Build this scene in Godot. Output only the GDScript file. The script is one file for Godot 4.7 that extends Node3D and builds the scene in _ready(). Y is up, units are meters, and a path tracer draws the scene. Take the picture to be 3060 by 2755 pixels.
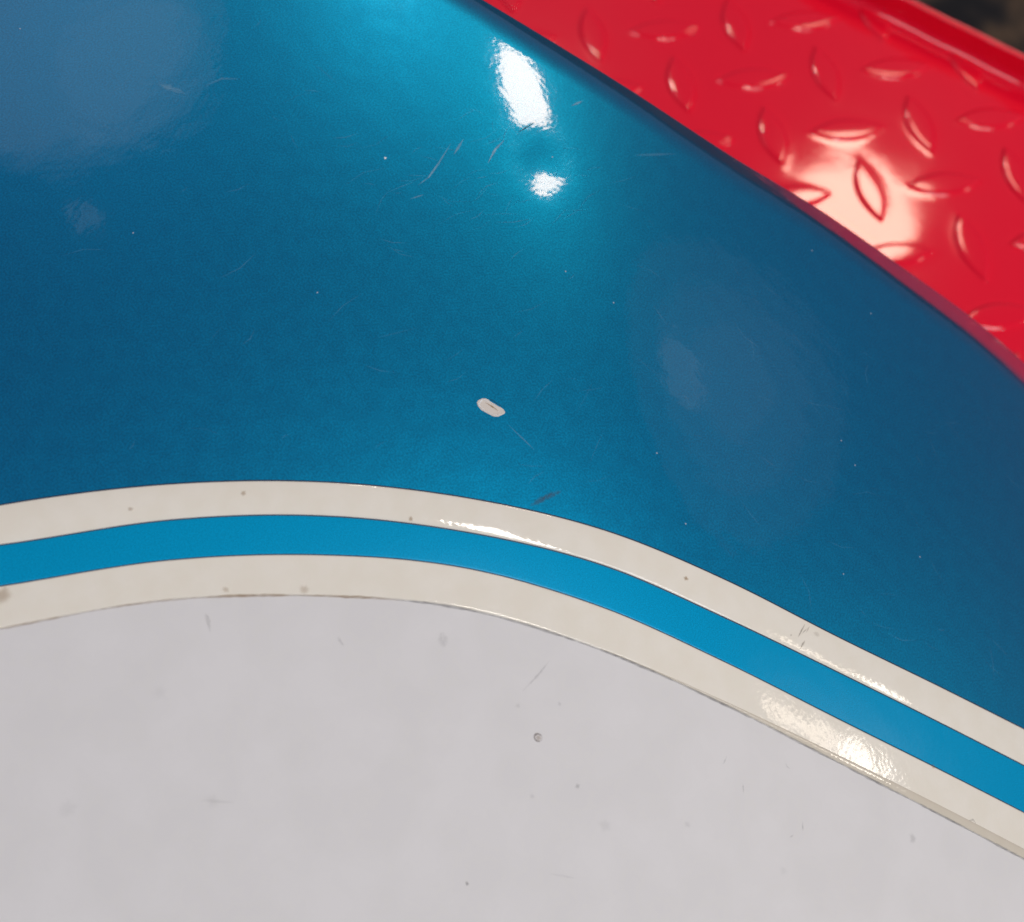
extends Node3D
# Close-up of a blue and cream painted bodywork panel lying on a red tread-plate tray.

const KNOT0 := -0.26
const KSTEP := 0.028
const BIG := 0.115           # height of the panel where its crown starts
const CROWN := Vector2(-0.011, -0.190)
var edge_z := [-0.3255, -0.3067, -0.2894, -0.2733, -0.2585, -0.2448, -0.2323, -0.2208, -0.2109, -0.2022, -0.1955, -0.1892, -0.1854, -0.1799, -0.1744, -0.1655, -0.1545, -0.1442, -0.1352, -0.1274, -0.1207]
var line1 := [0.0046, -0.0072, -0.019, -0.0308, -0.0427, -0.0545, -0.0643, -0.0717, -0.0763, -0.0778, -0.0765, -0.0719, -0.066, -0.0611, -0.0563, -0.0518, -0.0474, -0.043, -0.0386, -0.0342, -0.0298]
var line2 := [-0.0088, -0.0168, -0.0248, -0.0328, -0.0408, -0.0488, -0.0564, -0.0647, -0.0697, -0.0711, -0.0695, -0.0641, -0.0585, -0.0531, -0.0478, -0.0428, -0.0379, -0.033, -0.0281, -0.0232, -0.0183]
var line3 := [0.0001, -0.008, -0.0161, -0.0242, -0.0323, -0.0403, -0.0483, -0.0567, -0.0619, -0.0639, -0.0611, -0.055, -0.0485, -0.0426, -0.0368, -0.0312, -0.0257, -0.0202, -0.0147, -0.0092, -0.0037]
var line4 := [0.0157, 0.0064, -0.003, -0.0123, -0.0216, -0.031, -0.0403, -0.0492, -0.0542, -0.0562, -0.053, -0.0467, -0.0397, -0.0331, -0.0265, -0.0202, -0.014, -0.0078, -0.0016, 0.0046, 0.0108]
const X_LEFT := -0.225
const X_RIGHT := 0.250
const Z_NEAR := 0.105
const END_ROUND := 0.06
const EDGE_SLOPE := 0.52
const EDGE_ROUND := 0.020
const EDGE_RUN := 0.0092271  # EDGE_ROUND * sin(atan(EDGE_SLOPE))

var peel := FastNoiseLite.new()      # orange peel of the lacquer
var wave := FastNoiseLite.new()      # slow waviness of the sheet
var names := {}


func _ready() -> void:
	# ---- camera -------------------------------------------------------------
	var pitch := deg_to_rad(25.3565)
	var roll := deg_to_rad(6.6402)
	var look := Vector3(0, -cos(pitch), -sin(pitch))
	var side := Vector3(1, 0, 0)
	var rise := side.cross(look)
	var right := side * cos(roll) + rise * sin(roll)
	var up := rise * cos(roll) - side * sin(roll)
	var camera := Camera3D.new()
	camera.name = "camera"
	var lens := CameraAttributesPhysical.new()
	lens.frustum_focal_length = 25.61
	lens.frustum_near = 0.01
	lens.frustum_far = 40.0
	lens.frustum_focus_distance = 0.215
	lens.exposure_aperture = 8.5
	camera.attributes = lens
	add_child(camera)
	camera.transform = Transform3D(Basis(right, up, -look), Vector3(0, 0.2854, 0))
	camera.fov = 50.2
	camera.near = 0.01
	camera.far = 40.0
	# ---- surroundings and exposure ---------------------------------------------
	var world := WorldEnvironment.new()
	world.name = "world_environment"
	var e := Environment.new()
	e.background_mode = Environment.BG_COLOR
	e.background_color = Color(0.10, 0.115, 0.18).linear_to_srgb()
	e.tonemap_mode = Environment.TONE_MAPPER_LINEAR
	e.tonemap_exposure = 1.07
	e.sdfgi_enabled = true
	e.ssao_enabled = true
	e.ssil_enabled = true
	world.environment = e
	add_child(world)
	# ---- workshop lamps and added lights, all well outside the picture ----------------------
	round_lamp("bay_or_added_lamp", Vector3(0.305, 0.701, -0.645), 3.7, 0.27, 18.0, Color(1.0, 0.70, 0.53))
	round_lamp("bay_or_added_lamp", Vector3(-0.02, 0.695, -0.719), 3.6, 0.12, 72.0, Color(1.0, 0.90, 0.76))  # added lamp, brightens the metallic blue at the top middle
	area_lamp("panel_lamp", Vector3(0.28, 0.905, 0.32), 2.8, Vector2(0.17, 0.55), 1.35, Color(1.0, 0.92, 0.82))
	area_lamp("tube_lamp", Vector3(0.868, 0.490, 0.035), 3.0, Vector2(0.11, 0.42), 0.105, Color(1.0, 0.86, 0.70))
	round_lamp("bay_or_added_lamp", Vector3(0.915, 0.385, 0.055), 3.0, 0.11, 13.0, Color(1.0, 0.90, 0.78))
	area_lamp("added_fill_light", Vector3(0.50, 0.66, 0.56), 1.7, Vector2(0.9, 0.7), 1.15, Color(0.98, 0.98, 1.0))  # added fill light for the white paint and the plate, not a known window
	area_lamp("added_lip_light", Vector3(-0.36, 0.77, 0.52), 3.0, Vector2(0.5, 0.5), 0.65, Color(0.90, 0.90, 1.0))  # added cool light, puts the lilac line into the lip fillet
	for k in 3:
		round_lamp("added_patch_light", Vector3(-0.44 + 0.012 * k, 0.745, -0.505), 3.0, 0.49 + 0.05 * k, 0.17, Color(0.97, 0.94, 1.0))  # added dim lights, overlapped to feather the upper-left reflection patch
		round_lamp("added_patch_light", Vector3(0.74 - 0.02 * k, 0.54, -0.40 + 0.02 * k), 3.0, 0.24 + 0.21 * k, 0.085, Color(0.97, 0.94, 1.0))  # added dim lights, give the broad haze on the right of the blue
	round_lamp("added_patch_light", Vector3(-0.33, 0.81, -0.48), 3.0, 0.30, 0.12, Color(0.97, 0.94, 1.0))  # added light, stretches the upper-left reflection patch
	round_lamp("added_patch_light", Vector3(-0.365, 0.875, -0.295), 3.0, 0.05, 0.4, Color(0.97, 0.94, 1.0))  # added light for a small faint reflection at far left
	round_lamp("added_patch_light", Vector3(0.682, 0.62, -0.389), 3.0, 0.15, 0.30, Color(0.97, 0.94, 1.0))  # added light, stands in for whatever makes the grey patch right of centre

	peel.seed = 7
	peel.noise_type = FastNoiseLite.TYPE_SIMPLEX_SMOOTH
	peel.frequency = 1.0
	peel.fractal_type = FastNoiseLite.FRACTAL_FBM
	peel.fractal_octaves = 2
	wave.seed = 21
	wave.noise_type = FastNoiseLite.TYPE_SIMPLEX_SMOOTH
	wave.frequency = 1.0
	wave.fractal_type = FastNoiseLite.FRACTAL_NONE

	build_floor()
	build_tray()
	build_panel()


func aim_from(dir: Vector3, dist: float) -> Transform3D:
	var target := Vector3(0.02, 0.07, -0.14)
	return Transform3D(Basis.looking_at(-dir.normalized(), Vector3.UP), target + dir.normalized() * dist)


func round_lamp(called: String, dir: Vector3, dist: float, radius: float, radiance: float, tint: Color) -> void:
	var l := OmniLight3D.new()
	l.name = called
	l.light_color = tint.linear_to_srgb()
	l.light_energy = radiance * radius * radius
	l.light_size = radius
	l.omni_range = 30.0
	l.omni_attenuation = 2.0
	l.shadow_enabled = true
	add_child(l, true)
	l.transform = aim_from(dir, dist)


func area_lamp(called: String, dir: Vector3, dist: float, size: Vector2, energy: float, tint: Color) -> void:
	var l := AreaLight3D.new()
	l.name = called
	l.light_color = tint.linear_to_srgb()
	l.area_size = size
	l.light_energy = energy
	l.area_range = 30.0
	l.area_attenuation = 2.0
	l.shadow_enabled = true
	add_child(l, true)
	l.transform = aim_from(dir, dist)


# ---- helpers ------------------------------------------------------------------
func lin(r: float, g: float, b: float) -> Color:
	return Color(r, g, b).linear_to_srgb()


func tag(o: Node, label: String, category: String, group := "", kind := "") -> void:
	o.set_meta("label", label)
	if category:
		o.set_meta("category", category)
	if group:
		o.set_meta("group", group)
	if kind:
		o.set_meta("kind", kind)


func put(called: String, mesh: Mesh, m: Material, parent: Node3D) -> MeshInstance3D:
	var o := MeshInstance3D.new()
	var key := "%d/%s" % [parent.get_instance_id(), called]
	var n: int = names.get(key, 0)
	names[key] = n + 1
	o.name = called if n == 0 else "%s_%03d" % [called, n]
	o.mesh = mesh
	o.material_override = m
	o.cast_shadow = GeometryInstance3D.SHADOW_CASTING_SETTING_ON
	parent.add_child(o, true)
	return o


func grid_mesh(p: PackedVector3Array, cols: int, rows: int, uv: PackedVector2Array, colors := PackedColorArray()) -> ArrayMesh:
	# rows run from far to near, columns from left to right; normals point up
	var n := PackedVector3Array()
	n.resize(p.size())
	for j in rows:
		var j0 := maxi(j - 1, 0) * cols
		var j1 := mini(j + 1, rows - 1) * cols
		for i in cols:
			var i0 := maxi(i - 1, 0)
			var i1 := mini(i + 1, cols - 1)
			var k := j * cols
			n[k + i] = (p[j1 + i] - p[j0 + i]).cross(p[k + i1] - p[k + i0]).normalized()
	var idx := PackedInt32Array()
	idx.resize((cols - 1) * (rows - 1) * 6)
	var t := 0
	for j in rows - 1:
		for i in cols - 1:
			var a := j * cols + i
			idx[t] = a
			idx[t + 1] = a + 1
			idx[t + 2] = a + cols
			idx[t + 3] = a + 1
			idx[t + 4] = a + cols + 1
			idx[t + 5] = a + cols
			t += 6
	var arrays := []
	arrays.resize(Mesh.ARRAY_MAX)
	arrays[Mesh.ARRAY_VERTEX] = p
	arrays[Mesh.ARRAY_NORMAL] = n
	arrays[Mesh.ARRAY_TEX_UV] = uv
	if colors.size():
		arrays[Mesh.ARRAY_COLOR] = colors
	arrays[Mesh.ARRAY_INDEX] = idx
	var mesh := ArrayMesh.new()
	mesh.add_surface_from_arrays(Mesh.PRIMITIVE_TRIANGLES, arrays)
	return mesh


func noise_map(freq: float, seed_: int, lo: Color, hi: Color, octaves := 3, size := 1024, a := 0.25, b := 0.75) -> NoiseTexture2D:
	var f := FastNoiseLite.new()
	f.seed = seed_
	f.noise_type = FastNoiseLite.TYPE_SIMPLEX_SMOOTH
	f.frequency = freq
	f.fractal_octaves = octaves
	var g := Gradient.new()
	g.offsets = PackedFloat32Array([a, b])
	g.colors = PackedColorArray([lo, hi])
	var t := NoiseTexture2D.new()
	t.width = size
	t.height = size
	t.seamless = true
	t.normalize = true
	t.noise = f
	t.color_ramp = g
	return t


# ---- the shape of the panel ---------------------------------------------------------
func spline(y: Array, x: float) -> float:
	var n := y.size()
	var t := (x - KNOT0) / KSTEP
	if t <= 0.0:
		return y[0] + t * (y[1] - y[0])
	if t >= n - 1:
		return y[n - 1] + (t - (n - 1)) * (y[n - 1] - y[n - 2])
	var i := int(t)
	var u := t - i
	var b: float = y[i]
	var c: float = y[i + 1]
	var a: float = y[i - 1] if i > 0 else 2.0 * b - c
	var d: float = y[i + 2] if i + 2 < n else 2.0 * c - b
	return 0.5 * (2.0 * b + (c - a) * u + (2.0 * a - 5.0 * b + 4.0 * c - d) * u * u + (3.0 * b - a - 3.0 * c + d) * u * u * u)


func crown(x: float, z: float) -> float:
	var dx := x - CROWN.x
	var dz := z - CROWN.y
	var h := BIG - 0.236 * dx - 0.044 * dz - 0.55 * dx * dx - 0.45 * dz * dz
	var s := absf((dx - 0.40 * dz + 0.0032) / 0.022)
	return h - 0.10 * 0.022 * (s + log(1.0 + exp(-2.0 * s)) - log(2.0))


func facet(x: float) -> float:
	# width of the sloping band along the far edge
	return clampf(0.0030 + 0.060 * (x + 0.03), 0.0030, 0.0145)


func fall(s: float) -> float:
	return sqrt(maxf(1.0 - (1.0 - s) * (1.0 - s), 0.0)) if s < 1.0 else 1.0


func dent(x: float, z: float) -> float:
	# the shallow ding below the end of the crown
	var dx := (x + 0.0010) / 0.0038
	var dz := (z + 0.1578) / 0.0050
	return -0.00043 * exp(-0.5 * (dx * dx + dz * dz))


func body(x: float, z: float) -> float:
	var e := spline(edge_z, x)
	var g := (spline(edge_z, x + 0.002) - spline(edge_z, x - 0.002)) / 0.004
	var q := maxf((z - e) / sqrt(1.0 + g * g), 0.0)
	var w := facet(x)
	var u := clampf((w + EDGE_RUN - q) / EDGE_ROUND, 0.0, EDGE_RUN / EDGE_ROUND)
	var h := crown(x, z) - EDGE_ROUND * (1.0 - sqrt(1.0 - u * u)) - maxf(w - q, 0.0) * EDGE_SLOPE + dent(x, z)
	h *= fall(clampf((Z_NEAR - z) / END_ROUND, 0.0, 1.0))
	return h * fall(clampf((x - X_LEFT) / END_ROUND, 0.0, 1.0)) * fall(clampf((X_RIGHT - x) / END_ROUND, 0.0, 1.0))


func lacquer(x: float, z: float) -> float:
	# orange peel, ripples, and polishing streaks towards the right (about 1.5 mm across) and slow ripples in the finish
	return peel.get_noise_2d(x * 680.0, z * 680.0) * 5.5e-6 + wave.get_noise_2d(x * 130.0, z * 130.0) * 1.3e-5 \
			+ wave.get_noise_2d((x * 0.86 + z * 0.51) * 60.0, (z * 0.86 - x * 0.51) * 210.0) * 0.8e-5 * smoothstep(0.0, 0.05, x)


func columns_x() -> PackedFloat32Array:
	var xs := PackedFloat32Array()
	for i in 24:
		var t := i / 24.0
		xs.append(lerpf(X_LEFT, -0.128, 1.0 - (1.0 - t) * (1.0 - t)))
	for i in 960:
		xs.append(lerpf(-0.128, 0.152, i / 959.0))
	for i in range(1, 25):
		var t := i / 24.0
		xs.append(lerpf(0.152, X_RIGHT, t * t * 0.5 + t * 0.5))
	return xs


func strip(xs: PackedFloat32Array, z_top: Array, z_bottom: Array, rows: int, rise: float, bulge: float, rim := 0.0003) -> ArrayMesh:
	# a band between two lines, lying on the panel, with rounded edges that go down into it
	var p := PackedVector3Array()
	var uv := PackedVector2Array()
	var cols := xs.size()
	p.resize(cols * (rows + 2))
	uv.resize(p.size())
	for i in cols:
		var x := xs[i]
		var a := spline(z_top, x)
		var b := spline(z_bottom, x)
		for j in rows + 2:
			var v := clampf((j - 1.0) / (rows - 1.0), 0.0, 1.0)
			v = 0.5 - 0.5 * cos(v * PI) if rows > 6 else v
			v = lerpf(v, clampf((j - 1.0) / (rows - 1.0), 0.0, 1.0), 0.6)
			var z := lerpf(a, b, v)
			var h := body(x, z) + lacquer(x, z)
			if j == 0 or j == rows + 1:
				h -= 0.0002
			else:
				var d := minf(v, 1.0 - v) * (b - a)
				h += rise * smoothstep(0.0, rim, d + 0.00006) + bulge * lerpf(1.0, 0.5, smoothstep(0.02, 0.06, x)) * 4.0 * v * (1.0 - v) + peel.get_noise_2d(x * 1000.0 + 90.0, z * 1000.0) * 1.1e-5
			p[j * cols + i] = Vector3(x, h, z)
			uv[j * cols + i] = Vector2(x, z) * 10.0
	return grid_mesh(p, cols, rows + 2, uv)


func build_panel() -> void:
	var panel := Node3D.new()
	panel.name = "painted_panel"
	add_child(panel)
	tag(panel, "curved metallic blue and white bodywork panel with two cream stripes, lying on red tread plate", "bodywork panel")
	var xs := columns_x()
	var cols := xs.size()

	# blue paint: the far edge, rounded over, and the top as far as the first stripe
	var arc := 70
	var flat := 300
	var rows := 2 + arc + flat
	var p := PackedVector3Array()
	var uv := PackedVector2Array()
	p.resize(cols * rows)
	uv.resize(cols * rows)
	for i in cols:
		var x := xs[i]
		var e := spline(edge_z, x)
		var g := (spline(edge_z, x + 0.002) - spline(edge_z, x - 0.002)) / 0.004
		var k := sqrt(1.0 + g * g)
		var w := facet(x)
		var last := spline(line1, x) + 0.0006
		var first := e + (w + EDGE_RUN + 0.002) * k
		var ends := fall(clampf((x - X_LEFT) / END_ROUND, 0.0, 1.0)) * fall(clampf((X_RIGHT - x) / END_ROUND, 0.0, 1.0))
		for j in rows:
			var z := e
			if j >= 2 and j < 2 + arc:
				z = e + (first - e) * pow((j - 2.0) / (arc - 1.0), 1.25)
			elif j >= 2 + arc:
				z = lerpf(first, last, (j - 1.0 - arc) / flat)
			var h := body(x, z)
			if j >= 2:
				h += lacquer(x, z) * ends
			if j == 0:
				h = 0.0005
			elif j == 1:
				h -= 0.0008
				z -= 0.0003
			p[j * cols + i] = Vector3(x, h, z)
			uv[j * cols + i] = Vector2(x, z) * 10.0
	var blue := StandardMaterial3D.new()
	blue.resource_name = "metallic_blue"
	blue.albedo_color = lin(0.0, 0.365, 0.65)
	blue.metallic = 1.0
	blue.roughness = 0.415
	blue.clearcoat_enabled = true
	blue.clearcoat = 1.0
	blue.clearcoat_roughness = 0.06
	blue.albedo_texture = noise_map(0.055, 3, Color(0.86, 0.86, 0.86), Color(1, 1, 1), 4, 2048)
	blue.roughness_texture = noise_map(0.012, 14, Color(0.945, 0.945, 0.945), Color(1, 1, 1), 5, 1024)
	blue.uv1_scale = Vector3(1.6, 1.6, 1.6)
	put("blue_paint", grid_mesh(p, cols, rows, uv), blue, panel)

	var band := blue.duplicate()
	band.uv1_scale = Vector3(2.6, 2.6, 2.6)
	band.resource_name = "bright_blue_stripe"
	band.albedo_color = lin(0.0, 0.37, 0.66)
	band.metallic = 0.25
	band.roughness = 0.5
	band.metallic_specular = 0.1
	band.clearcoat = 0.25
	band.clearcoat_roughness = 0.22
	put("blue_stripe", strip(xs, line2, line3, 14, 0.00002, 0.00004), band, panel)

	var cream := StandardMaterial3D.new()
	cream.resource_name = "cream_stripe"
	cream.albedo_color = lin(0.84, 0.79, 0.67)
	cream.roughness = 0.45
	cream.metallic_specular = 0.15
	cream.clearcoat_enabled = true
	cream.clearcoat = 1.0
	cream.clearcoat_roughness = 0.07
	cream.albedo_texture = noise_map(0.012, 11, Color(0.99, 0.988, 0.98), Color(1, 1, 1), 4)
	put("cream_stripe", strip(xs, line1, line2, 26, 0.00012, 0.00036), cream, panel)
	var worn := cream.duplicate()
	worn.resource_name = "worn_cream_stripe"
	worn.clearcoat_roughness = 0.085
	put("cream_stripe", strip(xs, line3, line4, 26, 0.00012, 0.00004), worn, panel)

	# a darker film edge along the near side of the lower stripe
	var part_x := PackedFloat32Array()
	var film_top := []
	var film_low := []
	for i in 21:
		film_top.append(lerpf(line3[i], line4[i], lerpf(1.0, 0.80, smoothstep(10.0, 12.5, i)) + 0.012 * sin(i * 1.7) - 0.012))
		film_low.append(line4[i])
	for x in xs:
		if x > 0.022:
			part_x.append(x)
	var film := cream.duplicate()
	film.resource_name = "yellowed_film"
	film.albedo_color = lin(0.66, 0.60, 0.48)
	put("film_edge", strip(part_x, film_top, film_low, 8, 0.00021, 0.00008, 0.0004), film, panel)

	# thin dark outlines where the paint lines meet
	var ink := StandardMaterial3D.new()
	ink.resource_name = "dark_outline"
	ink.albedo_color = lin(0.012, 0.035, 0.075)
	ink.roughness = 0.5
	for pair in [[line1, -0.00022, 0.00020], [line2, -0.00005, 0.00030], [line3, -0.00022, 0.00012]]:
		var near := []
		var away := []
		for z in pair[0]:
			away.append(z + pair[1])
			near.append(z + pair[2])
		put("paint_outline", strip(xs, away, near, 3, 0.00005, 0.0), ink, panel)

	# white lower part, down to the near edge
	rows = 230
	p.resize(cols * rows)
	uv.resize(cols * rows)
	for i in cols:
		var x := xs[i]
		var a := spline(line4, x) - 0.0006
		for j in rows:
			var v := j / (rows - 1.0)
			var z := lerpf(a, Z_NEAR, v * (0.6 + 0.4 * v))
			p[j * cols + i] = Vector3(x, maxf(body(x, z), 0.0005) + lacquer(x, z) * 0.3, z)
			uv[j * cols + i] = Vector2(x, z) * 10.0
	var white := StandardMaterial3D.new()
	white.resource_name = "white_paint"
	white.albedo_color = lin(0.715, 0.70, 0.672)
	white.roughness = 0.62
	white.metallic_specular = 0.3
	white.albedo_texture = noise_map(0.006, 5, Color(0.988, 0.988, 0.986), Color(1, 1, 1), 5)
	put("white_paint", grid_mesh(p, cols, rows, uv), white, panel)

	build_marks(panel)


# ---- wear on the panel ---------------------------------------------------------------
func on_panel(x: float, z: float) -> float:
	var h := body(x, z)
	for pair in [[line1, line2, 0.00036], [line3, line4, 0.00004]]:
		var a := spline(pair[0], x)
		var b := spline(pair[1], x)
		if z > a and z < b:
			var v := (z - a) / (b - a)
			h += 0.00012 + pair[2] * lerpf(1.0, 0.5, smoothstep(0.02, 0.06, x)) * 4.0 * v * (1.0 - v)
	return h


func soft(c: Color, rough := 0.5) -> StandardMaterial3D:
	var m := StandardMaterial3D.new()
	m.albedo_color = c.linear_to_srgb()
	m.roughness = rough
	m.vertex_color_use_as_albedo = true
	m.transparency = BaseMaterial3D.TRANSPARENCY_ALPHA
	return m


func smear(pts: Array, width: float, strength: float, lift := 0.00003) -> ArrayMesh:
	# a mark along a line: strongest in the middle, fading to its edges and ends
	var path := PackedVector2Array()
	for k in pts.size() - 1:
		for s in 8:
			path.append(pts[k].lerp(pts[k + 1], s / 8.0))
	path.append(pts[-1])
	var n := path.size()
	var across := 7
	var p := PackedVector3Array()
	var c := PackedColorArray()
	var uv := PackedVector2Array()
	for j in across:
		var v := j / (across - 1.0) * 2.0 - 1.0
		for i in n:
			var d := (path[mini(i + 1, n - 1)] - path[maxi(i - 1, 0)]).normalized()
			var t := i / (n - 1.0)
			var w := width * (0.35 + 0.65 * sin(PI * t)) * (0.8 + 0.4 * peel.get_noise_2d(path[i].x * 900.0, path[i].y * 900.0))
			var q := path[i] + Vector2(-d.y, d.x) * v * w
			p.append(Vector3(q.x, on_panel(q.x, q.y) + lift, q.y))
			var ragged := 0.7 + 0.6 * peel.get_noise_2d(q.x * 1500.0 + 40.0, q.y * 1500.0)
			c.append(Color(1, 1, 1, clampf(strength * (1.0 - v * v) * sqrt(sin(PI * clampf(t, 0.03, 0.97))) * ragged, 0.0, 1.0)))
			uv.append(q)
	var mesh := grid_mesh(p, n, across, uv, c)
	return mesh


func dab(at: Vector2, radius: float, strength: float, seed_: float, lift := 0.00003, stretch := Vector2(1, 1)) -> ArrayMesh:
	var st := SurfaceTool.new()
	st.begin(Mesh.PRIMITIVE_TRIANGLES)
	var rings := 5
	var spokes := 18
	for j in rings + 1:
		for i in spokes:
			var a := TAU * i / spokes
			var r := radius * j / rings * (1.0 + 0.5 * peel.get_noise_2d(cos(a) * 1.1 + seed_ * 7.3, sin(a) * 1.1))
			var q := at + Vector2(cos(a), sin(a)) * r * stretch
			var f := 1.0 - float(j) / rings
			st.set_color(Color(1, 1, 1, clampf(strength * smoothstep(0.0, 0.8, f), 0.0, 1.0)))
			st.set_normal(Vector3.UP)
			st.add_vertex(Vector3(q.x, on_panel(q.x, q.y) + lift, q.y))
	for j in rings:
		for i in spokes:
			var a := j * spokes + i
			var b := j * spokes + (i + 1) % spokes
			for k in [a, b, a + spokes, b, b + spokes, a + spokes]:
				st.add_index(k)
	st.generate_normals()
	return st.commit()


func plate_patch(outline: Array, lift: float, wall: float) -> ArrayMesh:
	# an irregular flake with a rounded rim
	var st := SurfaceTool.new()
	st.begin(Mesh.PRIMITIVE_TRIANGLES)
	var mid := Vector2.ZERO
	for q in outline:
		mid += q / outline.size()
	var n := outline.size()
	var rings := [[0.0, lift], [0.55, lift], [0.84, lift * 1.05], [0.93, lift + wall], [1.0, lift + wall * 0.6], [1.05, -0.00004]]
	for ring in rings:
		for i in n:
			var q: Vector2 = mid + (outline[i] - mid) * ring[0]
			st.add_vertex(Vector3(q.x, on_panel(q.x, q.y) + ring[1], q.y))
	for j in rings.size() - 1:
		for i in n:
			var a := j * n + i
			var b := j * n + (i + 1) % n
			for k in [a, b, a + n, b, b + n, a + n]:
				st.add_index(k)
	st.generate_normals()
	return st.commit()


func build_marks(panel: Node3D) -> void:
	var pale := soft(Color(0.22, 0.46, 0.60), 0.4)
	var dark := soft(Color(0.10, 0.075, 0.055), 0.6)
	var grey := soft(Color(0.25, 0.24, 0.23), 0.7)
	var brown := soft(Color(0.36, 0.22, 0.09), 0.7)
	var scuffed := soft(Color(0.16, 0.12, 0.08), 0.6)
	var rust := soft(Color(0.10, 0.035, 0.015), 0.7)
	var scratches := [
		[[Vector2(-0.07693, -0.16072), Vector2(-0.07385, -0.16326), Vector2(-0.06992, -0.16398)], 0.0005, 0.25],
		[[Vector2(-0.02197, -0.15766), Vector2(-0.02404, -0.15159), Vector2(-0.02561, -0.14781), Vector2(-0.02757, -0.14536)], 0.00035, 0.75],
		[[Vector2(-0.01933, -0.15963), Vector2(-0.02089, -0.15513)], 0.0004, 0.7],
		[[Vector2(-0.01023, -0.16213), Vector2(-0.01196, -0.15897), Vector2(-0.01317, -0.15484)], 0.0004, 1.0],
		[[Vector2(0.00699, -0.18066), Vector2(0.00423, -0.17769)], 0.0004, 0.7],
		[[Vector2(-0.00154, -0.09445), Vector2(0.0044, -0.09028)], 0.00025, 0.45],
		[[Vector2(-0.02887, -0.14148), Vector2(-0.02602, -0.14326)], 0.0003, 0.5],
		[[Vector2(0.02053, -0.17001), Vector2(0.03155, -0.17576)], 0.0005, 0.22],
		[[Vector2(-0.08675, -0.15921), Vector2(-0.08087, -0.15781)], 0.0011, 0.45],
	]
	for s in scratches:
		put("scratch", smear(s[0], s[1], s[2]), pale, panel)
	# the finest polishing hairlines, past counting
	var rng := RandomNumberGenerator.new()
	rng.seed = 5
	var all := SurfaceTool.new()
	all.begin(Mesh.PRIMITIVE_TRIANGLES)
	for k in 150:
		var x := rng.randf_range(-0.10, 0.14)
		var c: Vector2
		if k % 3 == 0:
			c = Vector2(-0.012 + rng.randfn(0.0, 0.018), -0.152 + rng.randfn(0.0, 0.010))
		else:
			c = Vector2(x, lerpf(spline(edge_z, x) + 0.035, spline(line1, x) - 0.006, rng.randf()))
		var a := rng.randfn(0.55 if c.x > 0.02 else -0.6, 0.5)
		var half := Vector2(cos(a), sin(a)) * rng.randf_range(0.001, 0.005)
		var bow := Vector2(-half.y, half.x) * rng.randf_range(-0.25, 0.25)
		if c.y + absf(half.y) + 0.001 > spline(line1, c.x):
			continue
		all.append_from(smear([c - half, c + bow, c + half], rng.randf_range(0.00012, 0.00022), rng.randf_range(0.06, 0.20)), 0, Transform3D())
	var hairlines := put("hairline_scratches", all.commit(), pale, panel)
	hairlines.set_meta("kind", "stuff")
	put("scratch", smear([Vector2(-0.00357, -0.16984), Vector2(-0.00744, -0.16512)], 0.0002, 0.9), dark, panel)
	var bits := [Vector2(-0.03557, -0.15045), Vector2(-0.0446, -0.11571), Vector2(0.06983, -0.16379), Vector2(0.08744, -0.15239), Vector2(0.08129, -0.10801), Vector2(0.07746, -0.11311), Vector2(0.03085, -0.09566), Vector2(0.01848, -0.12817), Vector2(0.09973, -0.09055), Vector2(0.03837, -0.08178), Vector2(0.07773, -0.08056), Vector2(-0.11977, -0.16853), Vector2(0.00115, -0.16151), Vector2(0.00695, -0.13249), Vector2(-0.08404, -0.12242)]
	var light_dust := soft(Color(0.72, 0.78, 0.80), 0.5)
	for k in bits.size():
		put("dust_speck", dab(bits[k], 0.00042 if k == 0 else 0.00026, 1.2 if k == 0 else 0.5, k), light_dust, panel)

	# the chip: blue lacquer gone down to the pale primer
	var chip_outline := [Vector2(-0.00863, -0.09806), Vector2(-0.00839, -0.09851), Vector2(-0.00774, -0.09903), Vector2(-0.00706, -0.09922), Vector2(-0.00638, -0.09908), Vector2(-0.00567, -0.09861), Vector2(-0.00483, -0.09835), Vector2(-0.00413, -0.09799), Vector2(-0.00356, -0.0979), Vector2(-0.00307, -0.09762), Vector2(-0.00271, -0.09715), Vector2(-0.00282, -0.09676), Vector2(-0.00342, -0.09632), Vector2(-0.00398, -0.0959), Vector2(-0.00487, -0.09574), Vector2(-0.00587, -0.09602), Vector2(-0.00681, -0.09636), Vector2(-0.00755, -0.09662), Vector2(-0.00817, -0.09714), Vector2(-0.00842, -0.09753)]
	var primer := StandardMaterial3D.new()
	primer.resource_name = "primer"
	primer.albedo_color = lin(0.66, 0.60, 0.52)
	primer.roughness = 0.6
	var chip := put("paint_chip", plate_patch(chip_outline, 0.00003, 0.00012), primer, panel)
	chip.set_meta("label", "pale chip in the blue paint with a brown scar")
	var rim_path := []
	for k in 7:
		rim_path.append(chip_outline[(k * 3 + 10) % 20].lerp(Vector2(-0.0057, -0.0973), 0.06))
	put("pale_rim", smear(rim_path, 0.00022, 1.0, 0.00019), soft(Color(0.85, 0.87, 0.86), 0.4), chip)
	put("scar", smear([Vector2(-0.00695, -0.09835), Vector2(-0.0056, -0.0978), Vector2(-0.0040, -0.09705)], 0.00028, 0.75, 0.00006), brown, chip)
	put("dark_halo", smear([Vector2(-0.0066, -0.0995), Vector2(-0.0048, -0.0988), Vector2(-0.0032, -0.0981)], 0.00022, 0.7), soft(Color(0.0, 0.05, 0.11), 0.5), chip)
	put("rust_mark", smear([Vector2(0.00483, -0.07855), Vector2(0.00781, -0.08085), Vector2(0.01086, -0.08283)], 0.0009, 0.4), rust, panel)

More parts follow.
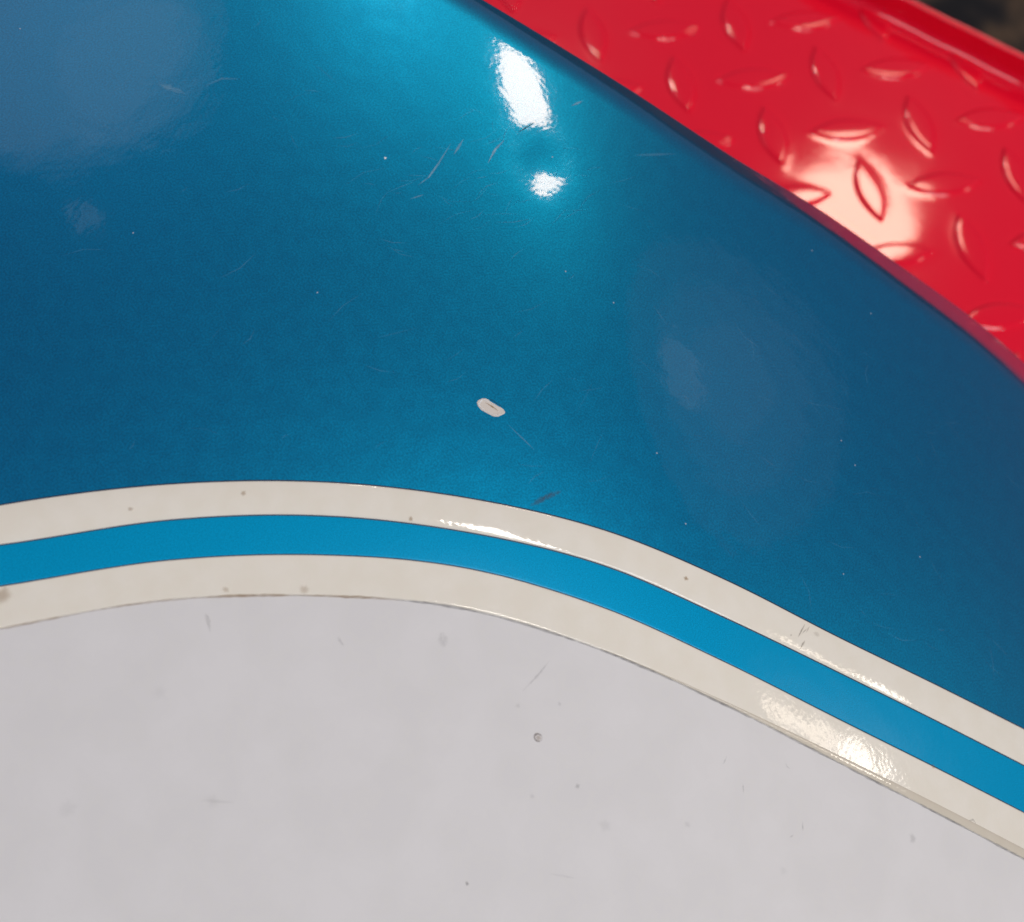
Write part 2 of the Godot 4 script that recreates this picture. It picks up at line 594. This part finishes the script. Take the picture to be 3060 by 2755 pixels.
	# stripes
	var stains := [[Vector2(-0.05162, -0.0715), 0.0007, 0.35], [Vector2(-0.0721, -0.06534), 0.0006, 0.3], [Vector2(-0.01875, -0.07169), 0.0006, 0.4], [Vector2(0.03908, -0.07003), 0.0006, 0.5], [Vector2(-0.05164, -0.05296), 0.0008, 0.2], [Vector2(-0.03705, -0.05502), 0.0011, 0.2], [Vector2(-0.09212, -0.04642), 0.0022, 0.3], [Vector2(0.10204, -0.04299), 0.0007, 0.25]]
	for k in stains.size():
		put("stain", dab(stains[k][0], stains[k][1], stains[k][2], k + 30.0), brown, panel)
	var scuffs := [
		[[Vector2(0.06768, -0.06676), Vector2(0.0659, -0.06339)], 0.0003, 0.75],
		[[Vector2(0.06836, -0.06603), Vector2(0.06678, -0.06436)], 0.0002, 0.5],
		[[Vector2(0.06772, -0.06319), Vector2(0.06652, -0.06107)], 0.0003, 0.8],
		[[Vector2(0.06895, -0.06668), Vector2(0.06797, -0.065)], 0.0002, 0.4],
		[[Vector2(0.06405, -0.06347), Vector2(0.06445, -0.0637)], 0.0003, 0.5],
		[[Vector2(0.0698, -0.06539), Vector2(0.07155, -0.06509)], 0.0009, 0.22],
	]
	for s in scuffs:
		put("scuff_mark", smear(s[0], s[1], s[2] * 0.75), scuffed, panel)

	# the dirt line along the lower stripe, and the handling marks on the white
	for k in 14:
		var x0 := -0.115 + k * 0.019
		var pts := []
		for i in 4:
			var x := x0 + i * 0.0072
			pts.append(Vector2(x, spline(line4, x) + 0.00012))
		put("dirt_line", smear(pts, 0.00038, 0.62 if k > 2 else 0.4), brown if k < 5 else grey, panel)
	var dots := [Vector2(0.01996, -0.0265), Vector2(0.00081, -0.00702), Vector2(0.01486, -0.04106), Vector2(0.02609, -0.02017), Vector2(0.04279, -0.02245), Vector2(0.09614, -0.02702), Vector2(-0.07259, -0.01131), Vector2(-0.04737, -0.01573), Vector2(0.00666, -0.03953), Vector2(0.01133, -0.02358), Vector2(0.06409, -0.01669), Vector2(-0.06024, -0.03302)]
	for k in dots.size():
		put("dirt_speck", dab(dots[k], [0.0006, 0.0004, 0.0005, 0.0014, 0.0008, 0.0012, 0.002, 0.0016, 0.0006, 0.0006, 0.001, 0.0015][k], [0.22, 0.5, 0.12, 0.07, 0.09, 0.15, 0.05, 0.05, 0.1, 0.1, 0.05, 0.04][k], k + 60.0), grey, panel)
	var hairs := [
		[[Vector2(-0.05467, -0.04808), Vector2(-0.05391, -0.04695), Vector2(-0.05313, -0.04487)], 0.0006, 0.35],
		[[Vector2(0.01194, -0.0488), Vector2(0.01044, -0.0464), Vector2(0.00727, -0.0423)], 0.00035, 0.3],
		[[Vector2(-0.00981, -0.05103), Vector2(-0.00892, -0.04831)], 0.0014, 0.25],
		[[Vector2(-0.02944, -0.04725), Vector2(-0.02804, -0.04575)], 0.0005, 0.25],
		[[Vector2(0.0504, -0.03645), Vector2(0.04962, -0.03465)], 0.0002, 0.3],
		[[Vector2(0.06375, -0.03739), Vector2(0.06418, -0.03661), Vector2(0.06495, -0.03626)], 0.0002, 0.4],
		[[Vector2(0.05422, -0.0318), Vector2(0.0545, -0.0298)], 0.0002, 0.35],
		[[Vector2(0.06819, -0.02644), Vector2(0.06838, -0.02453)], 0.0002, 0.35],
		[[Vector2(0.06531, -0.02302), Vector2(0.06622, -0.02365)], 0.00025, 0.4],
		[[Vector2(0.11279, -0.03121), Vector2(0.11186, -0.03283), Vector2(0.11315, -0.03352), Vector2(0.11411, -0.03267)], 0.0003, 0.6],
		[[Vector2(-0.04963, -0.01546), Vector2(-0.04361, -0.01582)], 0.0004, 0.2],
		[[Vector2(0.01606, -0.01048), Vector2(0.02134, -0.0102)], 0.0002, 0.2],
	]
	for s in hairs:
		put("hair_mark", smear(s[0], s[1], s[2] * 0.7), grey, panel)
	# the little ring-shaped pit
	var c := Vector2(0.01132, -0.03427)
	var ring := []
	for i in 13:
		var a := TAU * i / 12.0
		ring.append(c + Vector2(cos(a), sin(a) * 1.05) * 0.00072 * (1.0 + 0.12 * sin(2.0 * a + 1.0)))
	put("pit", dab(c, 0.0007, 0.4, 3.0), soft(Color(0.45, 0.36, 0.28), 0.6), panel)
	var rim := put("pit_rim", smear(ring, 0.00026, 0.75, 0.00005), soft(Color(0.12, 0.075, 0.05), 0.6), panel)
	rim.set_meta("label", "dark ring round a tiny pit in the white paint")


# ---- the red tray -----------------------------------------------------------------------
const LUG_AT := Vector3(0.1437, 0, -0.301)
const LUG_TURN := 14.4465
const LUG_PITCH := 0.03
const LUG_LONG := 0.0156
const LUG_WIDE := 0.0058
const LUG_HIGH := 0.0010
const LIP_AT := Vector3(0.118, 0, -0.3672)
const LIP_TURN := 29.5


func lug_space(x: float, z: float) -> float:
	# 1 at the outline of the nearest lug, less inside
	var a := deg_to_rad(LUG_TURN)
	var dx := x - LUG_AT.x
	var dz := z - LUG_AT.z
	var i := (dx * cos(a) - dz * sin(a)) / LUG_PITCH
	var j := (dx * sin(a) + dz * cos(a)) / LUG_PITCH
	var best := 9.0
	for ci in [floori(i), floori(i) + 1]:
		for cj in [floori(j), floori(j) + 1]:
			var u: float = (i - ci) * LUG_PITCH
			var v: float = (j - cj) * LUG_PITCH
			if (ci + cj) % 2 == 0:
				var s := u
				u = v
				v = s
			best = minf(best, absf(v) / LUG_WIDE + u * u / (LUG_LONG * LUG_LONG))
	return best


func sheet(x: float, z: float) -> float:
	var d := lug_space(x, z)
	return 0.00005 * exp(-maxf(d - 1.0, 0.0) * 5.0) + wave.get_noise_2d(x * 38.0 + 9.0, z * 38.0) * 0.00003 + peel.get_noise_2d(x * 300.0, z * 300.0) * 4.0e-6


func build_tray() -> void:
	var tray := Node3D.new()
	tray.name = "tread_plate_tray"
	add_child(tray)
	tag(tray, "glossy red tread plate tray with raised lugs and upturned lip under the blue panel", "tray")
	var red := StandardMaterial3D.new()
	red.resource_name = "red_gloss"
	red.albedo_color = lin(0.90, 0.004, 0.026)
	red.roughness = 0.3
	red.metallic_specular = 0.12
	red.clearcoat_enabled = true
	red.clearcoat = 1.0
	red.clearcoat_roughness = 0.06
	var d := Vector3(cos(deg_to_rad(LIP_TURN)), 0, sin(deg_to_rad(LIP_TURN)))
	var out := Vector3(d.z, 0, -d.x)
	# the sheet, as a grid along the lip; finer where nothing lies on it
	var start := LIP_AT - out * 0.004
	var along := 360
	var back := 300
	var p := PackedVector3Array()
	var uv := PackedVector2Array()
	for j in back:
		var t := j / (back - 1.0)
		var w := 0.24 * t if t < 0.92 else 0.24 * 0.92 + (t - 0.92) * 4.5
		for i in along:
			var s := lerpf(-0.34, 0.26, i / (along - 1.0))
			var q := start + d * s - out * w
			q.y = sheet(q.x, q.z) * smoothstep(0.0, 0.006, w) * (1.0 if t < 0.92 else 0.0)
			p.append(q)
			uv.append(Vector2(s, w) * 10.0)
	put("plate", grid_mesh(p, along, back, uv), red, tray)
	# lip: fillet, upright, rounded rim, outer face
	var prof := PackedVector2Array()
	var rad := 0.0045
	for k in 13:
		var a := PI / 2.0 * k / 12.0
		prof.append(Vector2(rad * sin(a), rad * (1.0 - cos(a))))
	for k in range(1, 4):
		prof.append(Vector2(rad, lerpf(rad, 0.0102, k / 3.0)))
	for k in range(1, 12):
		var a := PI * k / 12.0
		prof.append(Vector2(rad + 0.0013 * (1.0 - cos(a)), 0.0102 + 0.0013 * sin(a)))
	prof.append(Vector2(rad + 0.0026, 0.0102))
	prof.append(Vector2(rad + 0.0026, -0.03))
	p = PackedVector3Array()
	uv = PackedVector2Array()
	for j in range(prof.size() - 1, -1, -1):
		for i in 200:
			var s := lerpf(-0.34, 0.26, i / 199.0)
			var bend := wave.get_noise_2d(s * 60.0, 4.0) * 0.00018
			p.append(start + d * s + out * (prof[j].x + bend * minf(1.0, prof[j].y * 400.0)) + Vector3(0, prof[j].y, 0))
			uv.append(Vector2(s, j * 0.001) * 10.0)
	put("lip", grid_mesh(p, 200, prof.size(), uv), red, tray)

	# lugs, alternately along and across
	var lug := lug_mesh()
	var turn := deg_to_rad(LUG_TURN)
	var e1 := Vector3(cos(turn), 0, -sin(turn)) * LUG_PITCH
	var e2 := Vector3(sin(turn), 0, cos(turn)) * LUG_PITCH
	for i in range(-12, 10):
		for j in range(-10, 12):
			var at := LUG_AT + e1 * i + e2 * j
			var to_lip := (at - LIP_AT).dot(out)
			var seen_from := at.z - spline(edge_z, at.x)
			if to_lip > 0.0035 or absf((at - LIP_AT).dot(d)) > 0.24 or seen_from > 0.035:
				continue
			var o := put("lug", lug, red, tray)
			o.position = at
			o.rotation.y = turn + (PI / 2.0 if (i + j) % 2 == 0 else 0.0)


func lug_mesh() -> ArrayMesh:
	var nu := 41
	var nv := 25
	var p := PackedVector3Array()
	var uv := PackedVector2Array()
	for j in nv:
		var v := sin((j / (nv - 1.0) - 0.5) * PI)
		for i in nu:
			var u := sin((i / (nu - 1.0) - 0.5) * PI * 0.998)
			var w := LUG_WIDE * (1.0 - u * u)
			var e := w * (1.0 - absf(v))
			var h := LUG_HIGH * (1.0 - pow(1.0 - minf(e / 0.0021, 1.0), 2.2)) + 0.00010 * (1.0 - u * u) * (1.0 - v * v)
			p.append(Vector3(u * LUG_LONG, h - 0.00005, v * w))
			uv.append(Vector2(u, v))
	return grid_mesh(p, nu, nv, uv)


func build_floor() -> void:
	var pl := PlaneMesh.new()
	pl.size = Vector2(12, 12)
	var m := StandardMaterial3D.new()
	m.resource_name = "workshop_floor"
	m.albedo_color = Color(1, 1, 1)
	m.roughness = 0.8
	m.albedo_texture = noise_map(0.012, 8, Color(0.04, 0.045, 0.05), Color(0.34, 0.27, 0.19), 3, 512, 0.35, 0.8)
	m.uv1_scale = Vector3(14, 14, 14)
	var f := put("floor", pl, m, self)
	f.position = Vector3(0, -0.75, 0)
	tag(f, "dark stained workshop floor beyond the tray", "", "", "structure")
